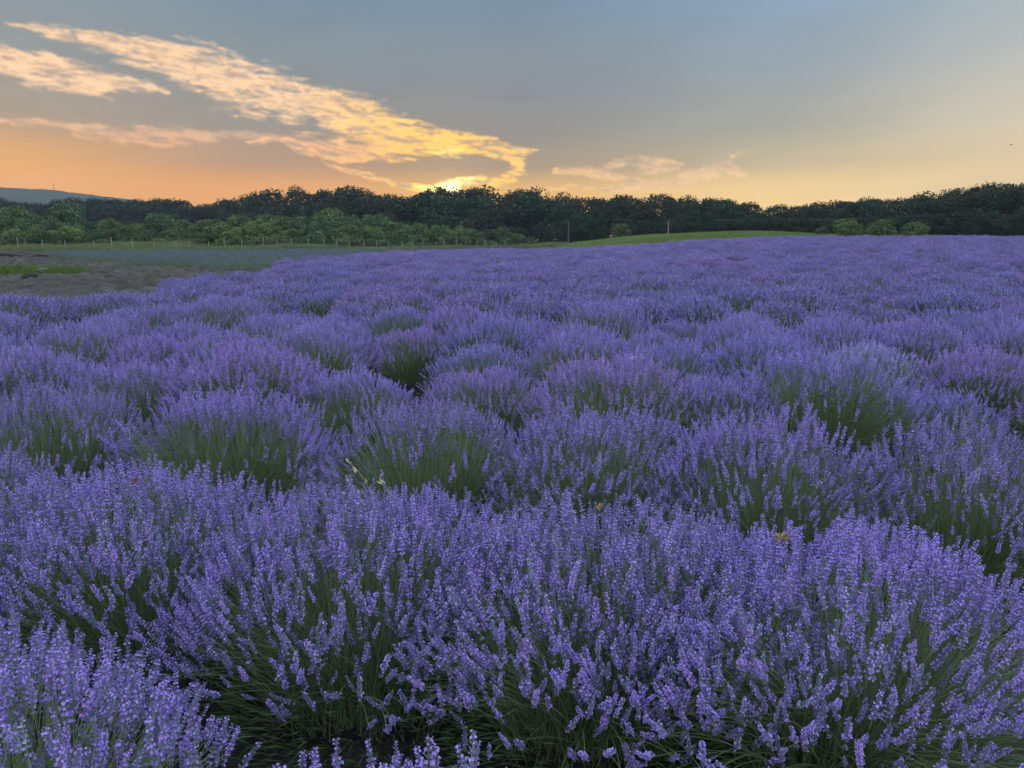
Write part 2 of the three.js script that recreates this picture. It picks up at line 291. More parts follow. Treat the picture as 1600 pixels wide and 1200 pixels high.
function woodland(px) { return px < 400 ? ['dark tree of the distant wood behind the green thicket at the left', 'distant wood at the left'] : px < 845 ? ['dark tree of the wood under the sunset glow, behind the green thicket', 'wood under the sunset glow'] : px < 1190 ? ['dark tree of the wood behind the bright green meadow', 'wood behind the meadow'] : ['dark tree of the tall wood at the right edge of the lavender', 'wood at the right']; }
{
  const r = rng(77);
  for (let layer = 0; layer < 3; layer++) for (let px = -90 + layer * 13; px < 1700;) {
    const D0 = forestD(px), D = D0 + (layer === 0 ? 14 : layer === 1 ? 4 : -6) + (r() - 0.5) * 5, x = dirTo(px) * D;
    const top = curve(skyline, px) + (layer === 0 ? -3 + 7 * r() : layer === 1 ? 3 + 16 * r() : 26 + 22 * r());
    const h = (380 - top) / F * D + EYE - G(x, -D), wide = (layer === 2 ? 1.15 : 1.0) * (0.78 + 0.55 * r());
    const [label, group] = woodland(px), pick = r();
    treeAt('forest_tree', oaks[Math.floor(r() * 4)], pick < 0.45 ? M.oak : pick < 0.72 ? M.oakWarm : M.oakGreen, x, D, Math.max(3, h), wide, r() * 6.28, label, group);
    px += Math.max(14, h * wide * 0.6 * F / D * (0.75 + 0.5 * r()));
  }
}
{                                                 // pale green thicket behind the fence
  const r = rng(91), tops = [[-80, 335], [0, 338], [40, 321], [75, 318], [105, 334], [132, 320], [165, 345], [205, 336], [240, 352], [270, 334], [320, 346], [360, 341], [420, 330], [470, 338], [530, 328], [575, 333], [620, 346], [670, 346], [720, 350], [790, 356], [840, 368]];
  for (let layer = 0; layer < 3; layer++) for (let px = -70 + layer * 11; px < (layer ? 850 : 830);) {
    const fx = dirTo(px), fD = (95 + 55.5 * 55 / 54.2) / (1 - fx * 55 / 54.2), D = Math.min(fD, 152) + (px < 330 ? 30 : 6) * (1 - px / 900) + [14, 7, 2][layer] + (r() - 0.5) * 4, x = fx * D;
    const top = curve(tops, px) + (layer === 0 ? (r() - 0.4) * 8 : layer === 1 ? 10 + 16 * r() : 30 + 10 * r()), h = (380 - top) / F * D + EYE - G(x, -D);
    const bush = layer === 2, pick = r(), mat = pick < 0.35 ? M.lush : pick < 0.55 ? M.lime : pick < 0.8 ? M.olive : M.blueg, sec = px < 330 ? 'behind the left end of the fence' : px < 600 ? 'behind the middle of the fence' : 'behind the right end of the fence';
    const wide = (bush ? 1.1 : 1.0) * (0.9 + 0.3 * r());
    if (h > 0.8) treeAt(bush ? 'thicket_bush' : 'thicket_tree', bush ? bushes[Math.floor(r() * 2)] : rounds[Math.floor(r() * 4)], mat, x, D, h, wide, r() * 6.28,
      bush ? 'low green bush of the thicket foot ' + sec : 'pale green thicket tree ' + sec, (bush ? 'low bushes ' : 'thicket trees ') + sec);
    px += Math.max(12, h * wide * 0.62 * F / D * (0.8 + 0.5 * r()));
  }
  const solo = [[1304, 340, 97, M.lush, 1.15, 'light green tree before the dark wood, leftmost of three in line'], [1355, 342, 96, M.lush, 1.15, 'light green round tree before the dark wood, middle of three in line'], [1406, 346, 95, M.lush, 1.2, 'light green low tree before the dark wood, rightmost of three in line'],
    [1266, 354, 112, M.olive, 1.1, 'small dull green tree between the meadow end and the three light green trees'], [1092, 335, 133, M.oakGreen, 1.0, 'rounded dark green tree standing out of the wood behind the meadow crest'], [1165, 336, 130, M.oakGreen, 1.15, 'rounded dark green tree near the right end of the meadow'], [965, 350, 139, M.olive, 1.3, 'low dark green tree left of the pale pole on the meadow']];
  for (const [px, top, D, m, wide, label] of solo) { const x = dirTo(px) * D; treeAt('small_tree', m === M.oakGreen ? oaks[px % 4] : rounds[px % 4], m, x, D, (380 - top) / F * D + EYE - G(x, -D), wide, px, label); }
}

// ------------------------------------------------------------------ fence, poles
{
  const g = base('post_fence', [FENCE[0][0], 0, -FENCE[0][1]]), r = rng(5), N = 31, W = [0.38, 0.38, 0.35], tops = [];
  const box = new MB(); box.tube([[0, -0.1, 0], [0.01, 0.8, 0], [0, 1.75, 0.01]], [0.065, 0.06, 0.055], 6, W); const bg = box.geo();
  for (let i = -5; i < N; i++) {
    const t = (i + (r() - 0.5) * 0.35) / (N - 1), x = t * 54.2, z = -t * 55, y = G(x + FENCE[0][0], z - FENCE[0][1]);
    const p = put('post', bg, M.bark, g); p.position.set(x, y, z); p.rotation.set((r() - 0.5) * 0.12, r() * 6, (r() - 0.5) * 0.12); p.scale.y = 0.95 + 0.4 * r(); tops.push([x, y, z]);
  }
  const w = new MB(); for (const h of [0.6, 1.05, 1.45]) w.tube(tops.map(([x, y, z]) => [x, y + h, z]), tops.map(() => 0.008), 3, [0.2, 0.2, 0.2]); put('wire', w.geo(), M.bark, g);
  tag(g, 'long fence of thin grey wooden posts along the meadow edge', 'fence');
  for (const [px, top, D, c, label] of [[452, 332, 131, [0.09, 0.08, 0.07], 'dark utility pole among the thicket, leftmost of the poles'], [724, 346, 150, [0.2, 0.19, 0.17], 'thin grey utility pole before the thicket below the sunset glow'], [885, 347, 138, [0.2, 0.19, 0.18], 'thin grey utility pole at the left end of the meadow'], [1035, 347, 123, [0.3, 0.29, 0.27], 'pale concrete utility pole standing on the green meadow']]) {
    const x = dirTo(px) * D, y = G(x, -D), h = (380 - top) / F * D + EYE - y, p = base('utility_pole', [x, y, -D]), mb = new MB(), mc = new MB();
    mb.tube([[0, -0.2, 0], [0, h * 0.5, 0], [0, h, 0]], [0.11, 0.09, 0.07], 8, c); put('pole', mb.geo(), M.bark, p);
    mc.tube([[-0.38, h - 0.35, 0], [0.38, h - 0.35, 0]], [0.04, 0.04], 6, c); for (const k of [-0.34, 0.34]) mc.tube([[k, h - 0.35, 0], [k, h - 0.12, 0]], [0.03, 0.03], 5, [0.3, 0.3, 0.3]); if (px < 800) put('crossarm', mc.geo(), M.bark, p);
    tag(p, label, 'pole');
  }
}

// ------------------------------------------------------------------ lavender
const C_STEM = [0.24, 0.36, 0.15], C_LEAF = [0.17, 0.26, 0.13], C_CALYX = [0.31, 0.345, 0.58], C_PETAL = [0.545, 0.39, 0.98];
function vary(c, r, a) { const f = 1 + (r() - 0.5) * a; return [c[0] * f * (1 + (r() - 0.5) * a * 0.22), c[1] * f, c[2] * f]; }
// one flower spike along +y, about 65 mm long; lvl 2 shows every calyx and petal, lvl 1 whorls of petals, lvl 0 a handful of faces
function makeSpike(seed, lvl) {
  const r = rng(seed), mb = new MB(512), len = 0.058 + 0.018 * r(), open = 0.12 + 0.62 * r();
  mb.tube([[0, -0.03, 0], [0, len * 0.5, 0], [0, len * 0.97, 0]], [0.0011, 0.001, 0.0008], 3, C_STEM);
  if (lvl === 0) {
    for (let i = 0; i < 9; i++) {
      const a = r() * 6.28, y = len * (i + 0.3) / 9, w = 0.0108 * (1 - 0.45 * (y / len) ** 2), d = [Math.cos(a), 0.35, Math.sin(a)], p = [0, y, 0], e = [-d[2], 0, d[0]];
      mb.tri(mad(p, e, w * 0.7), mad(mad(p, d, w), [0, 1, 0], 0.007), mad(p, e, -w * 0.7), vary(r() < 0.62 ? C_PETAL : C_CALYX, r, 0.35));
    }
    return mb;
  }
  const ys = lvl === 2 ? [] : []; let y = -0.002 - 0.004 * r();
  if (r() < 0.45) ys.push(-0.02 - 0.012 * r());
  while (y < len) { ys.push(y); y += (0.0112 - 0.005 * y / len) * (lvl === 1 ? 1.15 : 1); }
  for (const y0 of ys) {
    const t = clamp(y0 / len, 0, 1), n = lvl === 2 ? Math.round(lerp(8, 5, t)) : 5, off = r() * 6.28, sz = lerp(1.05, 0.66, t * t) * (y0 < 0 ? 0.85 : 1);
    for (let i = 0; i < n; i++) {
      const a = off + i / n * 6.28 + (r() - 0.5) * 0.5, up = lerp(0.55, 1.5, t) + (r() - 0.5) * 0.5, d = norm([Math.cos(a), up, Math.sin(a)]), [u, v] = ortho(d), b = [Math.cos(a) * 0.0014, y0 + (r() - 0.5) * 0.002, Math.sin(a) * 0.0014], L = 0.0074 * sz * (0.85 + 0.3 * r()), tip = mad(b, d, L);
      const cc = vary(mix3(C_CALYX, C_PETAL, 0.15 + 0.3 * r()), r, 0.35);
      if (lvl === 2) {
        const q = 0.0015 * sz, m = mad(b, d, L * 0.55); let p0 = null, first = null;
        for (let s = 0; s <= 3; s++) { const w = (s % 3) * 2.094, k = mad(mad(m, u, Math.cos(w) * q), v, Math.sin(w) * q); if (p0) { mb.tri(b, p0, k, cc); mb.tri(p0, tip, k, cc); } p0 = k; first ??= k; }
        if (r() < open) {
          const pc = vary(C_PETAL, r, 0.3), k = 5, ps = 0.0033 * sz * (0.8 + 0.5 * r()), tw = r() * 6;
          for (let s = 0; s < k; s++) {
            const w = tw + s / k * 6.28, e = norm(mad(mad(mad([0, 0, 0], u, Math.cos(w)), v, Math.sin(w)), d, 0.35 + 0.4 * r())), side = norm(cross(e, d)), o = mad(tip, d, -0.0008), f = ps * (s < 2 ? 1.25 : 1);
            mb.quad(o, mad(mad(o, e, f * 0.6), side, f * 0.42), mad(o, e, f), mad(mad(o, e, f * 0.6), side, -f * 0.42), pc);
          }
        }
      } else {
        const pc = r() < open + 0.15 ? vary(C_PETAL, r, 0.3) : cc, f = 0.0074 * sz * (0.75 + 0.5 * r()), side = norm(cross(d, [r() - 0.5, r() - 0.5, r() - 0.5]));
        mb.quad(b, mad(mad(b, d, f * 0.75), side, f * 0.42), mad(b, d, f * 1.35), mad(mad(b, d, f * 0.75), side, -f * 0.42), pc);
      }
    }
  }
  return mb;
}
const SP2 = [1, 2, 3, 4, 5, 6, 7, 8].map((s) => makeSpike(1000 + s, 2)), SP1 = [1, 2, 3, 4, 5, 6].map((s) => makeSpike(2000 + s, 1)), SP0 = [1, 2, 3, 4].map((s) => makeSpike(3000 + s, 0));
const SP2G = SP2.map((s) => s.geo());
// the skeleton of a bush: stems that fan out of a small crown, each with the matrix of its spike
function bushStems(seed, { n, a = 0.56, b = 0.64, front = 0, spread = 72, ex = 1, size = 1, foot = 0.13 }) {
  const r = rng(seed), out = [], Q = new THREE.Quaternion(), Y = new THREE.Vector3(0, 1, 0), bump = 3 + r() * 2, ph = r() * 6;
  while (out.length < n) {
    const ct = lerp(1, Math.cos(spread * R), Math.pow(r(), 0.92)), th = Math.acos(ct), ph0 = r() * 6.283, st = Math.sin(th);
    if (th > 0.8 && r() < (th - 0.7) * 1.6) continue;
    const lump = 1 + 0.09 * Math.sin(ph0 * bump + ph) * st + (fbm(Math.cos(ph0) * st * 3 + seed, Math.sin(ph0) * st * 3, 2) - 0.5) * 0.22;
    const k = lump * (r() < 0.22 ? 0.7 + 0.25 * r() : 0.93 + 0.14 * r());
    const tip = [a * ex * st * Math.cos(ph0) * k, 0.03 + b * Math.pow(ct, 0.85) * k, a * st * Math.sin(ph0) * k];
    if (front && tip[2] > 0.02 && th > 0.42 && Math.abs(tip[0]) < 0.4 && r() < front) tip.bare = true;
    const q = foot * Math.sqrt(r()), p0 = [q * ex * 1.25 * Math.cos(ph0 + (r() - 0.5)), 0.02 + 0.1 * r(), q * Math.sin(ph0 + (r() - 0.5))];
    const p1 = mad(mix3(p0, tip, 0.5), [0, 1, 0], 0.04 + 0.05 * st);
    const dir = norm(mad([tip[0] - p1[0], tip[1] - p1[1], tip[2] - p1[2]], [(r() - 0.5) * 0.34, 0.22 + 0.2 * r(), (r() - 0.5) * 0.34], 0.75));
    const s = size * (0.78 + 0.46 * r()) * (tip.bare ? 0 : 1);
    Q.setFromUnitVectors(Y, new THREE.Vector3(...dir)); const tw = new THREE.Quaternion().setFromAxisAngle(Y, r() * 6.28);
    out.push({ p0, p1, tip, s, m: new THREE.Matrix4().compose(new THREE.Vector3(...tip), Q.clone().multiply(tw), new THREE.Vector3(s, s, s)), v: Math.floor(r() * 64), tone: r(), old: r() < 0.05 });
  }
  return out;
}
function stemSoup(stems, segs, sides, rad, r) {
  const mb = new MB(stems.length * 8);
  for (const { p0, p1, tip, old } of stems) {
    const path = []; for (let i = 0; i <= segs; i++) { const t = i / segs, k = 1 - t; path.push([0, 1, 2].map((c) => k * k * p0[c] + 2 * k * t * p1[c] + t * t * tip[c])); }
    const col = old ? vary([0.42, 0.36, 0.22], r, 0.3) : vary(mix3(C_STEM, [0.19, 0.25, 0.13], r()), r, 0.4);
    if (sides === 1) { for (let i = 0; i < segs; i++) { const w = rad, a = path[i], b = path[i + 1], s = [r() - 0.5, 0, r() - 0.5].map((x) => x * 2 * w); mb.quad(mad(a, s, 1), mad(a, s, -1), mad(b, s, -0.7), mad(b, s, 0.7), col); } }
    else mb.tube(path, path.map((_, i) => rad * (1 - 0.35 * i / segs)), sides, col);
  }
  return mb;
}
function leafSoup(seed, n, size, a = 0.4, h = 0.36) {
  const r = rng(seed), mb = new MB(n * 4);
  for (let i = 0; i < n; i++) {
    const ph = r() * 6.283, q = Math.sqrt(r()), ra = q * a, y = 0.02 + r() * h * Math.sqrt(Math.max(0.02, 1 - q * q)), p = [ra * Math.cos(ph), y, ra * Math.sin(ph)];
    const d = norm([Math.cos(ph) * (0.3 + q) + (r() - 0.5), 0.55 + 0.8 * r() - 0.4 * q, Math.sin(ph) * (0.3 + q) + (r() - 0.5)]), side = norm(cross(d, [r() - 0.5, r() - 0.5, r() - 0.5])), L = size * (0.6 + 0.8 * r()), w = L * 0.04, c = vary(mix3(C_LEAF, [0.12, 0.2, 0.07], r()), r, 0.4);
    const m = mad(mad(p, d, L * 0.55), side, 0), e = mad(mad(p, d, L), [0, -1, 0], L * 0.1 * r());
    mb.quad(p, mad(m, side, w), e, mad(m, side, -w), c);
  }
  return mb;
}
function spikeSoup(stems, set, grow, r) {
  const mb = new MB(stems.length * 60), g = new THREE.Matrix4(), S = new THREE.Vector3(grow, grow, grow);
  for (const s of stems) if (s.s > 0) mb.add(set[s.v % set.length], g.copy(s.m).scale(S), ((t) => [t * (0.95 + 0.1 * r()), t * (0.97 + 0.06 * r()), t])(0.82 + 0.36 * r()));
  return mb;
}
const NTH = ['first', 'second', 'third', 'fourth', 'fifth', 'sixth', 'seventh', 'eighth', 'ninth', 'tenth', 'eleventh', 'twelfth', 'thirteenth', 'fourteenth', 'fifteenth', 'sixteenth', 'seventeenth', 'eighteenth', 'nineteenth', 'twentieth', 'twenty-first', 'twenty-second', 'twenty-third', 'twenty-fourth'];
const side3 = (px) => (px < 533 ? 'left' : px < 1067 ? 'middle' : 'right');
// the nearest bushes: up to 300 spikes that face the camera are parts of their own
const heroStemMat = M.stem, tmpV = new THREE.Vector3();
function heroBush(seed, x, D, { n = 700, a = 0.58, b = 0.64, front = 0, label, own = 300, mat = M.petal, ex = 1, size = 0.84, foot = 0.17 }) {
  const g = base('lavender_bush', [x, G(x, -D), -D], 0), r = rng(seed * 31 + 7), stems = bushStems(seed, { n, a, b, front, ex, size, foot });
  put('stems', stemSoup(stems, 6, 3, 0.0013, r).geo(), M.stem, g, 'stuff');
  put('foliage', leafSoup(seed + 5, 3600, 0.055, a * 0.8, b * 0.46).geo(), M.leaf, g, 'stuff');
  const near = stems.filter((s) => s.s > 0).map((s) => ({ s, d: Math.hypot(s.tip[0] + x, s.tip[1] + g.position.y - EYE, s.tip[2] - D) })).sort((p, q) => p.d - q.d);
  near.slice(0, own).forEach(({ s }) => { const m = put('flower_spike', SP2G[s.v % SP2G.length], mat !== M.petal ? mat : s.tone > 0.8 ? M.petalWarm : s.tone < 0.22 ? M.petalBlue : s.tone < 0.34 ? M.petalPale : s.tone < 0.44 ? M.petalFaded : mat, g); m.applyMatrix4(s.m); });
  for (let k = 0; k < 3; k++) {
    const rest = near.slice(own).filter((_, i) => i % 3 === k).map((q) => q.s); if (!rest.length) continue;
    const im = new THREE.InstancedMesh(SP2G[(seed + k * 3) % SP2G.length], mat, rest.length); rest.forEach((s, i) => { im.setMatrixAt(i, s.m); const t = 0.8 + 0.35 * s.tone; im.setColorAt(i, new THREE.Color(t, t * (1.04 - 0.08 * s.tone), t)); }); im.name = 'flower_spikes'; im.userData.kind = 'stuff'; im.castShadow = im.receiveShadow = true; g.add(im);
  }
  return tag(g, label, 'lavender');
}
heroBush(11, -0.98, 1.16, { n: 1000, a: 0.5, b: 0.61, size: 0.85, label: 'close lavender bush filling the bottom left corner of the photo' });
heroBush(12, -0.16, 0.84, { n: 480, a: 0.34, b: 0.66, own: 240, size: 0.85, label: 'close lavender bush of which only tips show at the bottom centre' });
heroBush(13, 0.44, 0.56, { n: 300, a: 0.36, b: 0.64, own: 150, label: 'close lavender bush of which a few tips show at the bottom, right of the centre' });
heroBush(21, -2.1, 2.55, { n: 1300, a: 0.52, ex: 1.25, label: 'lavender bush at the left edge in the large front row' });
heroBush(22, -1.25, 2.3, { n: 1500, a: 0.52, ex: 1.3, label: 'lavender bush second from the left in the large front row' });
heroBush(23, -0.45, 2.1, { n: 1500, a: 0.5, ex: 1.3, label: 'drooping lavender bush in the middle of the large front row' });
heroBush(24, 0.24, 1.97, { n: 1450, a: 0.52, b: 0.62, ex: 1.25, label: 'lavender bush right of the middle in the large front row' });
heroBush(25, 0.88, 1.83, { n: 1750, a: 0.6, b: 0.59, ex: 1.15, label: 'widest lavender bush with green stems at the right end of the large front row', front: 0.25 });
const row2 = [[31, -3.15, 3.85, 0.5, 0.4, 'lavender bush at the left edge of the second row'], [32, -2.35, 3.66, 0.54, 0.6, 'rounded lavender bush second from the left in the second row'], [33, -1.42, 3.62, 0.56, 0.95, 'rounded lavender bush with a wide bare green centre in the second row'], [34, -0.38, 3.36, 0.54, 0.85, 'lavender bush with a green centre and dry straw weed in the second row'],
  [35, 0.36, 3.16, 0.52, 0.55, 'lavender bush right of the green-centred ones in the second row'], [36, 1.05, 2.99, 0.52, 0.5, 'dense lavender bush beside the right end of the front row'], [37, 1.82, 2.84, 0.5, 0.5, 'dense lavender bush at the right edge behind the bare soil']];
for (const [s, x, D, a, front, label] of row2) heroBush(s, x, D, { n: 1250, a, front, own: 60, label, ex: 1.05, size: 0.82 });

// prototypes for the rows behind
function proto(seed, lvl, { n, nl, grow, segs, rad, leaf, front = 0, a = 0.53, b = 0.63, mat = M.petal }) {
  const r = rng(seed), stems = bushStems(seed, { n, front, a, b, ex: 1.15, foot: 0.17 });
  return { spikes: spikeSoup(stems, lvl ? SP1 : SP0, grow, r).geo(), stems: stemSoup(stems, segs, lvl > 0 && segs > 2 ? 3 : 1, rad, r).geo(), leaves: leafSoup(seed + 3, nl, leaf, a * 0.78, b * 0.45).geo() };
}
const P1 = [0, 1, 2, 3, 4].map((i) => proto(500 + i, 1, { n: 1050, nl: 1300, grow: 0.98, segs: 3, rad: 0.0015, leaf: 0.07, front: i > 1 ? 0.75 : 0.2 }));
const P2 = [0, 1, 2, 3].map((i) => proto(600 + i, 0, { n: 980, nl: 500, grow: 1.4, segs: 2, rad: 0.003, leaf: 0.11, front: i > 1 ? 0.75 : 0.2 }));
const P3 = [0, 1, 2].map((i) => proto(700 + i, 0, { n: 560, nl: 160, grow: 1.9, segs: 1, rad: 0.006, leaf: 0.16 }));
{
  const r = rng(4242), list = [];
  for (let k = 3; k < 74; k++) {
    const Dk = 5.0 + 1.27 * (k - 3) + 0.17 * Math.max(0, k - 6), half = Dk * 0.78 + 3;
    for (let x = -half + r() * 0.8; x < half; x += 0.66 + 0.2 * r()) {
      const D = Dk - 0.13 * x * Math.exp(-(k - 3) * 0.03) + (r() - 0.5) * 0.34 + 0.35 * (fbm(x * 0.3, k * 0.9, 2) - 0.5), xx = x + (r() - 0.5) * 0.16;
      if (D < 4.3 || D > farEdge(xx) || xx < leftEdge(D) + 0.3 || Math.abs(xx) > D * 0.72 + 1.6) continue;
      if (r() < 0.06 && Math.hypot(xx - 2.5, D - 5.2) > 1) continue;
      list.push({ x: xx, D, k, s: (0.75 + 0.32 * r()) * (0.92 + 0.2 * fbm(xx * 0.2, D * 0.2, 2)), turn: (r() < 0.5 ? 0 : Math.PI) + (r() - 0.5) * 0.5, v: r(), w: r() });
    }
  }
  list.sort((p, q) => Math.hypot(p.x, p.D) - Math.hypot(q.x, q.D));
  const inView = (o) => Math.abs(o.x) < o.D * 0.695 + 0.25;
  let n = 0; const rest = [], mats = [M.petal, M.petal, M.petalBlue, M.petalWarm];
  for (const [x, D] of [[2.62, 2.72], [3.4, 2.6], [-3.95, 4.05], [-4.75, 4.2], [-2.95, 2.8], [-3.75, 3.0], [-1.95, 1.5], [-2.8, 1.75]]) rest.push({ x, D, k: 1, s: 1, turn: 0.2, v: r(), w: r() });
  for (const o of list) {
    if (n >= 280 || !inView(o)) { rest.push(o); continue; }
    n++;
    const set = o.D < 9.5 ? P1 : P2, p = set[Math.floor(o.v * set.length)], px = 800 + o.x / (o.D * 1.0) * F, y = G(o.x, -o.D), face = o.D < 14 ? (o.v > 0.3 ? (o.w - 0.5) * 1.2 - Math.atan2(o.x, o.D) : o.turn) : o.turn;
    const g = base('lavender_bush', [o.x, y, -o.D], face); const nar = o.k > 6 ? 0.86 : 0.95; g.scale.set(o.s * (0.95 + 0.15 * o.w), o.s, o.s * nar * (0.95 + 0.15 * (1 - o.w)));
    const pale = Math.hypot(o.x - 2.85, o.D - 6.2) < 0.5;
    put('flower_spikes', p.spikes, pale ? M.petalPale : mats[Math.floor(o.w * 4)], g, 'stuff'); put('stems', p.stems, M.stem, g, 'stuff'); put('foliage', p.leaves, M.leaf, g, 'stuff');
    const near = list.filter((q) => q.k === o.k && inView(q)).sort((p, q) => p.x - q.x).indexOf(o);
    const where = o.k < 8 ? NTH[near] + ' from the left in the ' + NTH[o.k - 1] + ' row from the camera' : (o.D < 9.5 ? 'in the merging rows beyond the fourth row, ' : o.D < 14 ? 'in the rows midway up the field, ' : 'in the dense rows far up the field, ') + side3(px) + ' of the photo';
    if (pale) tag(g, 'pale, almost white lavender bush among the purple ones at the right', 'lavender'); else if (o.k < 8) tag(g, 'purple lavender bush, ' + where, 'lavender', 'lavender bushes of the rows'); else tag(g, 'lavender bush ' + where, 'lavender', 'lavender bushes ' + where);
  }
  const far = new THREE.Group(); far.name = 'lavender'; scene.add(far); tag(far, 'purple lavender field running to the far edge', 'lavender', null, 'stuff');
  const q = new THREE.Quaternion(), Y = new THREE.Vector3(0, 1, 0), col = new THREE.Color();
  const sets = [[P1, (o) => o.D < 8], [P2, (o) => o.D >= 8 && o.D < 24], [P3, (o) => o.D >= 24]];
  for (const [set, ok] of sets) set.forEach((p, i) => {
    const mine = rest.filter((o) => ok(o) && Math.floor(o.v * set.length) === i); if (!mine.length) return;
    for (const [name, geo, mat] of [['flower_spikes', p.spikes, M.petal], ['stems', p.stems, M.stem], ['foliage', p.leaves, M.leaf]]) {
      const im = new THREE.InstancedMesh(geo, mat, mine.length); im.name = name; im.userData.kind = 'stuff'; im.castShadow = im.receiveShadow = true;
      mine.forEach((o, j) => { im.setMatrixAt(j, new THREE.Matrix4().compose(new THREE.Vector3(o.x, G(o.x, -o.D), -o.D), q.setFromAxisAngle(Y, o.turn), new THREE.Vector3(o.s * 1.05, o.s, o.s * 0.86))); const t = 0.88 + 0.24 * o.w; im.setColorAt(j, name === 'flower_spikes' ? col.setRGB(t * (0.94 + 0.14 * o.v), t * 0.98, t) : col.setRGB(1, 1, 1)); });
      far.add(im);
    }
  });
}
// ------------------------------------------------------------------ the younger, greyer lavender plot at the left
{
  const r = rng(888), mk = (seed) => { const q = rng(seed), st = bushStems(seed, { n: 150, a: 0.5, b: 0.42 }), st2 = st.map((s) => ({ ...s, s: q() < 0.3 ? s.s : 0 })); return { spikes: spikeSoup(st2, SP0, 1.7, q).geo(), leaves: (() => { const mb = leafSoup(seed + 1, 420, 0.16, 0.46, 0.4); return mb.geo(); })() }; };
  const Y3 = [mk(31), mk(32), mk(33)], grey = leafy(1, 0.2, new THREE.Color(1.65, 1.35, 2.1)), greyP = leafy(1, 0.15, new THREE.Color(0.58, 0.85, 0.58)), list = [];
  for (let k = 0; k < 46; k++) for (let x = -52; x < 4; x += 0.8 + 0.35 * r()) { const D = 36 + k * 1.75 + 0.5 * Math.sin(x * 0.2) + (r() - 0.5) * 0.5; if (inYoung(x, D) && Math.abs(x) < D * 0.72 && fbm(x * 0.3, D * 0.2 + 3, 2) + 0.2 * r() > 0.42) list.push({ x, D, s: 0.85 + 0.65 * r(), t: r() * 6.28, v: Math.floor(r() * 3) }); }
  list.sort((p, q) => Math.hypot(p.x, p.D) - Math.hypot(q.x, q.D));
  const L = 'young grey-green lavender plant along the front edge of the plot at the left';
  for (const o of list.slice(0, 200)) { const g = base('young_lavender', [o.x, G(o.x, -o.D), -o.D], o.t); g.scale.setScalar(o.s); put('flower_spikes', Y3[o.v].spikes, greyP, g, 'stuff'); put('foliage', Y3[o.v].leaves, grey, g, 'stuff'); tag(g, L, 'lavender', 'young lavender plants at the left'); }
  const far = new THREE.Group(); far.name = 'young_lavender_field'; scene.add(far); tag(far, 'grey-blue young lavender plot before the fence', 'lavender', null, 'stuff');
  const q = new THREE.Quaternion(), Y = new THREE.Vector3(0, 1, 0);
  for (let v = 0; v < 3; v++) for (const [name, geo, mat] of [['flower_spikes', Y3[v].spikes, greyP], ['foliage', Y3[v].leaves, grey]]) {
    const mine = list.slice(200).filter((o) => o.v === v), im = new THREE.InstancedMesh(geo, mat, mine.length); im.name = name; im.userData.kind = 'stuff';
    mine.forEach((o, j) => im.setMatrixAt(j, new THREE.Matrix4().compose(new THREE.Vector3(o.x, G(o.x, -o.D), -o.D), q.setFromAxisAngle(Y, o.t), new THREE.Vector3(o.s, o.s, o.s)))); far.add(im);
  }
}
// ------------------------------------------------------------------ grass, clods, weeds
function tuft(seed, n, h, spread, c0, c1) {
  const r = rng(seed), mb = new MB(n * 2);
  for (let i = 0; i < n; i++) { const a = r() * 6.28, q = Math.sqrt(r()) * spread, p = [Math.cos(a) * q, 0, Math.sin(a) * q], l = h * (0.55 + 0.6 * r()), b = [p[0] + (r() - 0.5) * l * 0.6, l, p[2] + (r() - 0.5) * l * 0.6], s = [(r() - 0.5) * 0.03, 0, (r() - 0.5) * 0.03], m = mad(mix3(p, b, 0.55), [0, 1, 0], l * 0.1); const c = mix3(c0, c1, r()); mb.quad(mad(p, s, 1), mad(p, s, -1), mad(m, s, -0.9), mad(m, s, 0.9), c); mb.tri(mad(m, s, 0.9), mad(m, s, -0.9), b, c); }
  return mb.geo();
}
function scatter(name, geo, mat, pts, label, mottle) {
  const im = new THREE.InstancedMesh(geo, mat, pts.length), q = new THREE.Quaternion(), Y = new THREE.Vector3(0, 1, 0); im.name = numbered(name); im.castShadow = im.receiveShadow = true;
  pts.forEach((o, j) => im.setMatrixAt(j, new THREE.Matrix4().compose(new THREE.Vector3(o.x, G(o.x, -o.D) + (o.y ?? 0), -o.D), q.setFromAxisAngle(Y, o.t), new THREE.Vector3(o.s, o.s * (o.f ?? 1), o.s)))); if (mottle) pts.forEach((o, j) => { const n = fbm(o.x * 0.22 + 5, o.D * 0.22, 3), t = (0.7 + 0.7 * n) * (0.7 + 0.6 * hash2(j, 7)); im.setColorAt(j, new THREE.Color(t * (1.25 - 0.5 * n), t, t * (1.1 - 0.3 * n))); });
  scene.add(im);
  return tag(im, label, null, null, 'stuff');
}
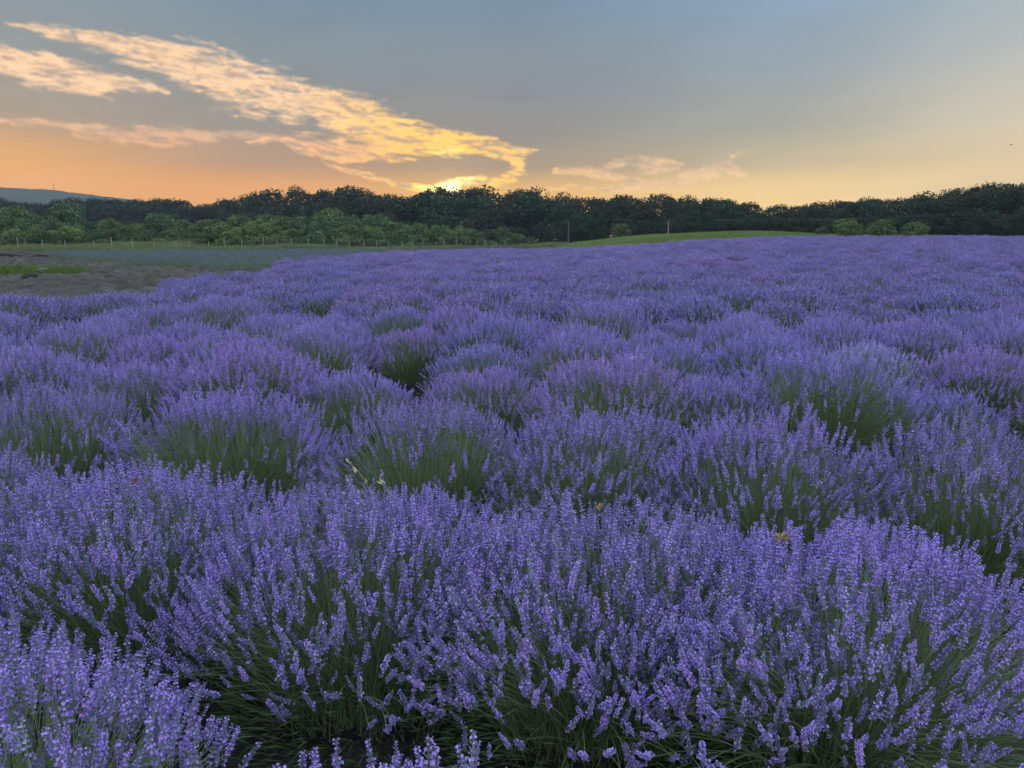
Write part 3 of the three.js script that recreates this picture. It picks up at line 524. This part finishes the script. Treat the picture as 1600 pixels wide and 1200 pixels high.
{
  const r = rng(606), meadow = [], edge = [], patch = [], clods = [], straw = [];
  while (meadow.length < 15000) { const D = 84 + 55 * r(), x = -6 + 66 * r(); if (inMeadow(x, D)) meadow.push({ x, D, t: r() * 6.28, s: 0.7 + 0.6 * r() }); }
  while (edge.length < 16000) { const x = -95 + 103 * r(), D = Math.min(fenceD(x) - 2.5, x > -24 ? 111 : 999) + Math.pow(r(), 1.3) * 46; if (D > 80 && D < 190) edge.push({ x, D, t: r() * 6.28, s: 0.7 + 0.9 * fbm(x * 0.15, D * 0.15, 2) + 0.3 * r() }); }
  while (patch.length < 800) { const x = -29 + 11 * r(), D = 31.5 + 4.2 * r(); if (leftGrass(x, D) > r() * 0.5) patch.push({ x, D, t: r() * 6.28, s: 0.5 + 0.5 * r() }); }
  const rim = []; while (rim.length < 260) { const x = -4 + 50 * r(), D = farEdge(x) + 1.2 + 1.8 * r(); if (fbm(x * 0.5, 3, 2) > 0.45) rim.push({ x, D, t: r() * 6.28, s: 0.7 + 0.9 * r() }); }
  scatter('weeds', tuft(9, 44, 0.45, 0.5, [0.06, 0.08, 0.04], [0.11, 0.13, 0.06]), M.leaf, rim, 'dark low weeds between the lavender and the meadow', true);
  scatter('grass', tuft(1, 34, 0.5, 0.45, [0.18, 0.28, 0.09], [0.30, 0.39, 0.14]), M.leaf, meadow, 'bright green meadow grass at the foot of the wood', true);
  scatter('grass', tuft(2, 34, 0.7, 0.5, [0.14, 0.21, 0.07], [0.29, 0.33, 0.15]), M.leaf, edge, 'long uncut grass along the post fence', true);
  scatter('grass', tuft(3, 40, 0.5, 0.3, [0.12, 0.21, 0.045], [0.2, 0.29, 0.08]), M.leaf, patch, 'bright green grass patch on the bare soil at the left');
  const rock = (seed) => { const g = new THREE.IcosahedronGeometry(1, 1), p = g.attributes.position, c = []; for (let i = 0; i < p.count; i++) { const x = p.getX(i), y = p.getY(i), z = p.getZ(i), k = 0.75 + 0.6 * fbm(x * 1.3 + seed * 9 + 5, (y + z) * 1.3 + 7, 2); p.setXYZ(i, x * k, y * k * 0.7, z * k); const f = 0.8 + 0.4 * hash2(seed, Math.floor(i / 3)); c.push(0.078 * f, 0.075 * f, 0.068 * f); } g.setAttribute('color', new THREE.Float32BufferAttribute(c, 3)); g.computeVertexNormals(); return g; };
  const rocks = [1, 2, 3, 4].map(rock);
  while (clods.length < 15000) { const D = 11.5 + 75 * Math.pow(r(), 1.2), x = -D * 0.74 + D * 0.8 * r(); if (x < leftEdge(D) - 0.2 && !inYoung(x, D) && leftGrass(x, D) < 0.1 && D < fenceD(x) - 4) clods.push({ x, D, t: r() * 6.28, s: 0.06 + 0.3 * Math.pow(r(), 2.4), f: 0.7 + 0.4 * r() }); }
  for (let i = 0; i < 900; i++) { const D = 0.8 + 7 * r(), x = (r() - 0.5) * D * 1.7; clods.push({ x, D, t: r() * 6.28, s: 0.008 + 0.028 * r() * r(), f: 0.8 }); }
  scatter('clods', rocks[0], solid(1), clods, 'loose clods of ploughed soil', true);
  while (straw.length < 1100) { const D = 11.5 + 60 * Math.pow(r(), 1.4), x = -D * 0.74 + D * 0.8 * r(); if (x < leftEdge(D) + 0.2 && !inYoung(x, D) && D < fenceD(x) - 4 && fbm(x * 0.35 + 3, -D * 0.35, 3) + 0.2 * r() > 0.66) straw.push({ x, D, t: r() * 6.28, s: 0.3 + 0.5 * r() }); }
  scatter('weeds', tuft(4, 26, 0.34, 0.35, [0.14, 0.15, 0.06], [0.26, 0.24, 0.15]), M.leaf, straw, 'thin dry weeds on the bare soil');
  // stones on the bare soil at the bottom right
  const sm = solid(0.9, new THREE.Color(2.3, 2.0, 1.9));
  [[1.66, 2.02, 0.055, 'grey-brown stone on the soil right of the front row, largest of its group'], [1.52, 2.2, 0.04, 'brown stone beside the largest stone, towards the second row'], [1.84, 2.2, 0.05, 'rounded stone at the right edge of the photo, farthest of its group'], [1.48, 1.86, 0.03, 'small stone under the outer stems of the widest front bush']].forEach(([x, D, s, label], i) => { const st = put('stone', rocks[i], sm); st.position.set(x, s * 0.35, -D); st.scale.set(s * 1.3, s, s); st.rotation.y = i * 1.3; tag(st, label, 'stone'); });
  // heaps of earth and the dark low bush on the bare soil
  const heap = (x, D, w, h, label) => { const st = put('earth_heap', rocks[(x * -7 | 0) % 4], solid(1, new THREE.Color(0.85, 0.78, 0.74))); st.position.set(x, G(x, -D), -D); st.scale.set(w, h, w * 0.7); tag(st, label, 'earth heap'); };
  heap(-49, 75, 2.6, 1.1, 'low dark earth heap near the fence at the far left'); heap(-45, 74, 2.4, 0.9, 'low dark earth heap right of the farthest left one, by the young plot'); heap(-17.6, 32.2, 0.6, 0.5, 'small dark earth heap on the soil right of the grass patch');
  const db = treeAt('low_bush', bushes[0], leafy(1, 0.2, new THREE.Color(0.55, 0.5, 0.7)), -18.2, 28.4, 0.4, 1.2, 1, 'dark low bush on the bare soil before the grass patch'); db.userData.category = 'bush';
  // white-flowered weeds
  [[-21.2, 32.6, 0.85, 'taller white-flowered weed on the grass patch at the left'], [-19.6, 31.4, 0.5, 'shorter white-flowered weed right of the dark low bush']].forEach(([x, D, h, label], i) => {
    const g = base('white_flower', [x, G(x, -D), -D]), s = new MB(), f = new MB(), q = rng(50 + i);
    for (let k = 0; k < 14; k++) { const a = q() * 6.28, t = [Math.cos(a) * 0.26 * q(), h * (0.6 + 0.4 * q()), Math.sin(a) * 0.26 * q()]; s.tube([[0, 0, 0], mad(t, [0, 1, 0], -h * 0.3), t], [0.012, 0.008, 0.006], 4, [0.12, 0.18, 0.06]); for (let m = 0; m < 6; m++) { const b = m * 1.05, e = mad(t, [Math.cos(b), 0.3, Math.sin(b)], 0.06), d = mad(t, [Math.cos(b + 0.9), 0.3, Math.sin(b + 0.9)], 0.06); f.tri(t, e, d, [0.78, 0.78, 0.72]); } }
    put('stem', s.geo(), M.stem, g); put('blossom', f.geo(), M.petal, g); tag(g, label, 'white flower');
  });
  // dry straw-coloured weed in the green-centred bush
  {
    const g = base('dry_weed', [-0.52, 0.2, -3.02]), s = new MB(), l = new MB(), q = rng(61);
    const arcs = [[[0.14, 0, 0.05], [0.06, 0.17, 0.06], [-0.03, 0.29, 0.05]], [[-0.08, 0, 0.03], [-0.09, 0.2, 0.04], [-0.16, 0.27, 0.03]], [[-0.06, 0, 0.0], [-0.05, 0.26, 0.0], [-0.16, 0.35, 0.02]]];
    for (const a of arcs) { const path = []; for (let i = 0; i <= 10; i++) { const t = i / 10, k = 1 - t; path.push([0, 1, 2].map((c) => k * k * a[0][c] + 2 * k * t * a[1][c] + t * t * a[2][c])); } s.tube(path, path.map(() => 0.0016), 4, [0.5, 0.46, 0.3]);
      for (let i = 3; i <= 10; i++) for (let m = 0; m < 2; m++) { const d = norm([q() - 0.5, q() - 0.5, q() - 0.2]), sd = norm(cross(d, [0, 1, 0.3])), L = 0.016 + 0.022 * q(); l.quad(path[i], mad(mad(path[i], d, L * 0.5), sd, 0.007), mad(path[i], d, L), mad(mad(path[i], d, L * 0.5), sd, -0.007), [0.72, 0.68, 0.5]); } }
    put('stem', s.geo(), M.stem, g); put('dry_leaf', l.geo(), M.leaf, g); tag(g, 'dry straw-coloured weed with pale leaves in the green-centred bush', 'weed');
  }
  // broad-leaved weed in the gap of the second row
  { const g = base('green_weed', [-0.92, 0, -3.1]), s = new MB(), l = new MB(), q = rng(71); s.tube([[0, 0, 0], [0.01, 0.2, 0], [0, 0.36, 0.01]], [0.004, 0.003, 0.002], 5, [0.12, 0.2, 0.05]); for (let i = 0; i < 22; i++) { const a = i * 2.4, p = [0, 0.06 + i * 0.0138, 0], d = norm([Math.cos(a), 0.35, Math.sin(a)]), sd = norm(cross(d, [0, 1, 0])), L = 0.045 * (1.2 - i / 30) * (0.8 + 0.4 * q()); l.quad(p, mad(mad(p, d, L * 0.5), sd, L * 0.26), mad(p, d, L), mad(mad(p, d, L * 0.5), sd, -L * 0.26), [0.13, 0.2, 0.045]); } put('stem', s.geo(), M.stem, g); put('leaf', l.geo(), M.leaf, g); tag(g, 'small broad-leaved green weed in the gap between second row bushes', 'weed'); }
}
// ------------------------------------------------------------------ insects and bird
function winged(name, at, size, turn, tilt, wing, spot, bodyCol, label, category, flap = 0.35) {
  const g = base(name, at, turn); g.rotation.x = tilt;
  const b = new MB(), N = 8, path = [], rad = []; for (let i = 0; i <= N; i++) { const t = i / N; path.push([0, 0, (t - 0.5) * size * 0.75]); rad.push(size * (0.015 + 0.075 * Math.sin(Math.PI * Math.pow(t, 0.75)) * (t < 0.72 ? 1 : 0.85))); }
  b.tube(path, rad, 7, bodyCol); for (const k of [-1, 1]) b.tube([[k * size * 0.02, size * 0.02, size * 0.36], [k * size * 0.12, size * 0.1, size * 0.5]], [size * 0.008, size * 0.005], 3, bodyCol); put('body', b.geo(), M.bark, g);
  for (const k of [-1, 1]) for (const [out, c, z0, z1, name2] of [[0.52, wing, 0.18, 0.02, 'forewing'], [0.4, spot, 0.0, -0.24, 'hindwing']]) {
    const w = new MB(), s = size, y = (t) => s * flap * t, root = [k * s * 0.05, s * 0.03, z0 * s * 0.6], o = [];
    for (const [t, z] of [[0.35, z0 + 0.1], [0.85, z0 + 0.06], [1, z0 - 0.04], [0.9, z1 - 0.04], [0.5, z1 - 0.08], [0.12, z1]]) o.push([k * s * (0.05 + out * t), s * 0.03 + y(t) * out, z * s]);
    for (let i = 0; i < o.length - 1; i++) { w.tri(root, o[i], o[i + 1], i === 2 || i === 1 ? wing : c); const d = [0, -0.012 * s, 0]; w.tri(mad(root, d, 1), mad(o[i + 1], d, 1), mad(o[i], d, 1), wing); w.quad(o[i], mad(o[i], d, 1), mad(o[i + 1], d, 1), o[i + 1], wing); }
    put(name2, w.geo(), M.bark, g);
  }
  return tag(g, label, category);
}
winged('moth', [0.655, 0.745, -1.72], 0.036, 0.15, 0.75, [0.2, 0.15, 0.1], [0.38, 0.29, 0.16], [0.2, 0.16, 0.12], 'brown and yellow moth on a spike of the widest front bush', 'moth', 0.5);
winged('moth', [0.24, 0.74, -1.95], 0.024, 0.9, 0.6, [0.22, 0.17, 0.11], [0.34, 0.26, 0.15], [0.2, 0.16, 0.12], 'small brown moth in the middle of the front row', 'moth');
winged('butterfly', [-1.16, 0.73, -2.2], 0.026, 1.4, 0.5, [0.12, 0.055, 0.045], [0.14, 0.07, 0.05], [0.1, 0.05, 0.04], 'red-brown butterfly on the front row at the left', 'butterfly');
winged('butterfly', [0.86, 0.64, -5.3], 0.05, 0.4, 0.6, [0.82, 0.82, 0.8], [0.82, 0.82, 0.8], [0.3, 0.3, 0.28], 'white butterfly before a dark gap midway up the field', 'butterfly');
winged('bird', [0.6408 * 60, 8.9, -60], 0.27, 1.3, 0, [0.1, 0.09, 0.08], [0.1, 0.09, 0.08], [0.1, 0.09, 0.08], 'small dark bird flying in the sky at the right', 'bird', 0.1);

renderer.render(scene, camera);
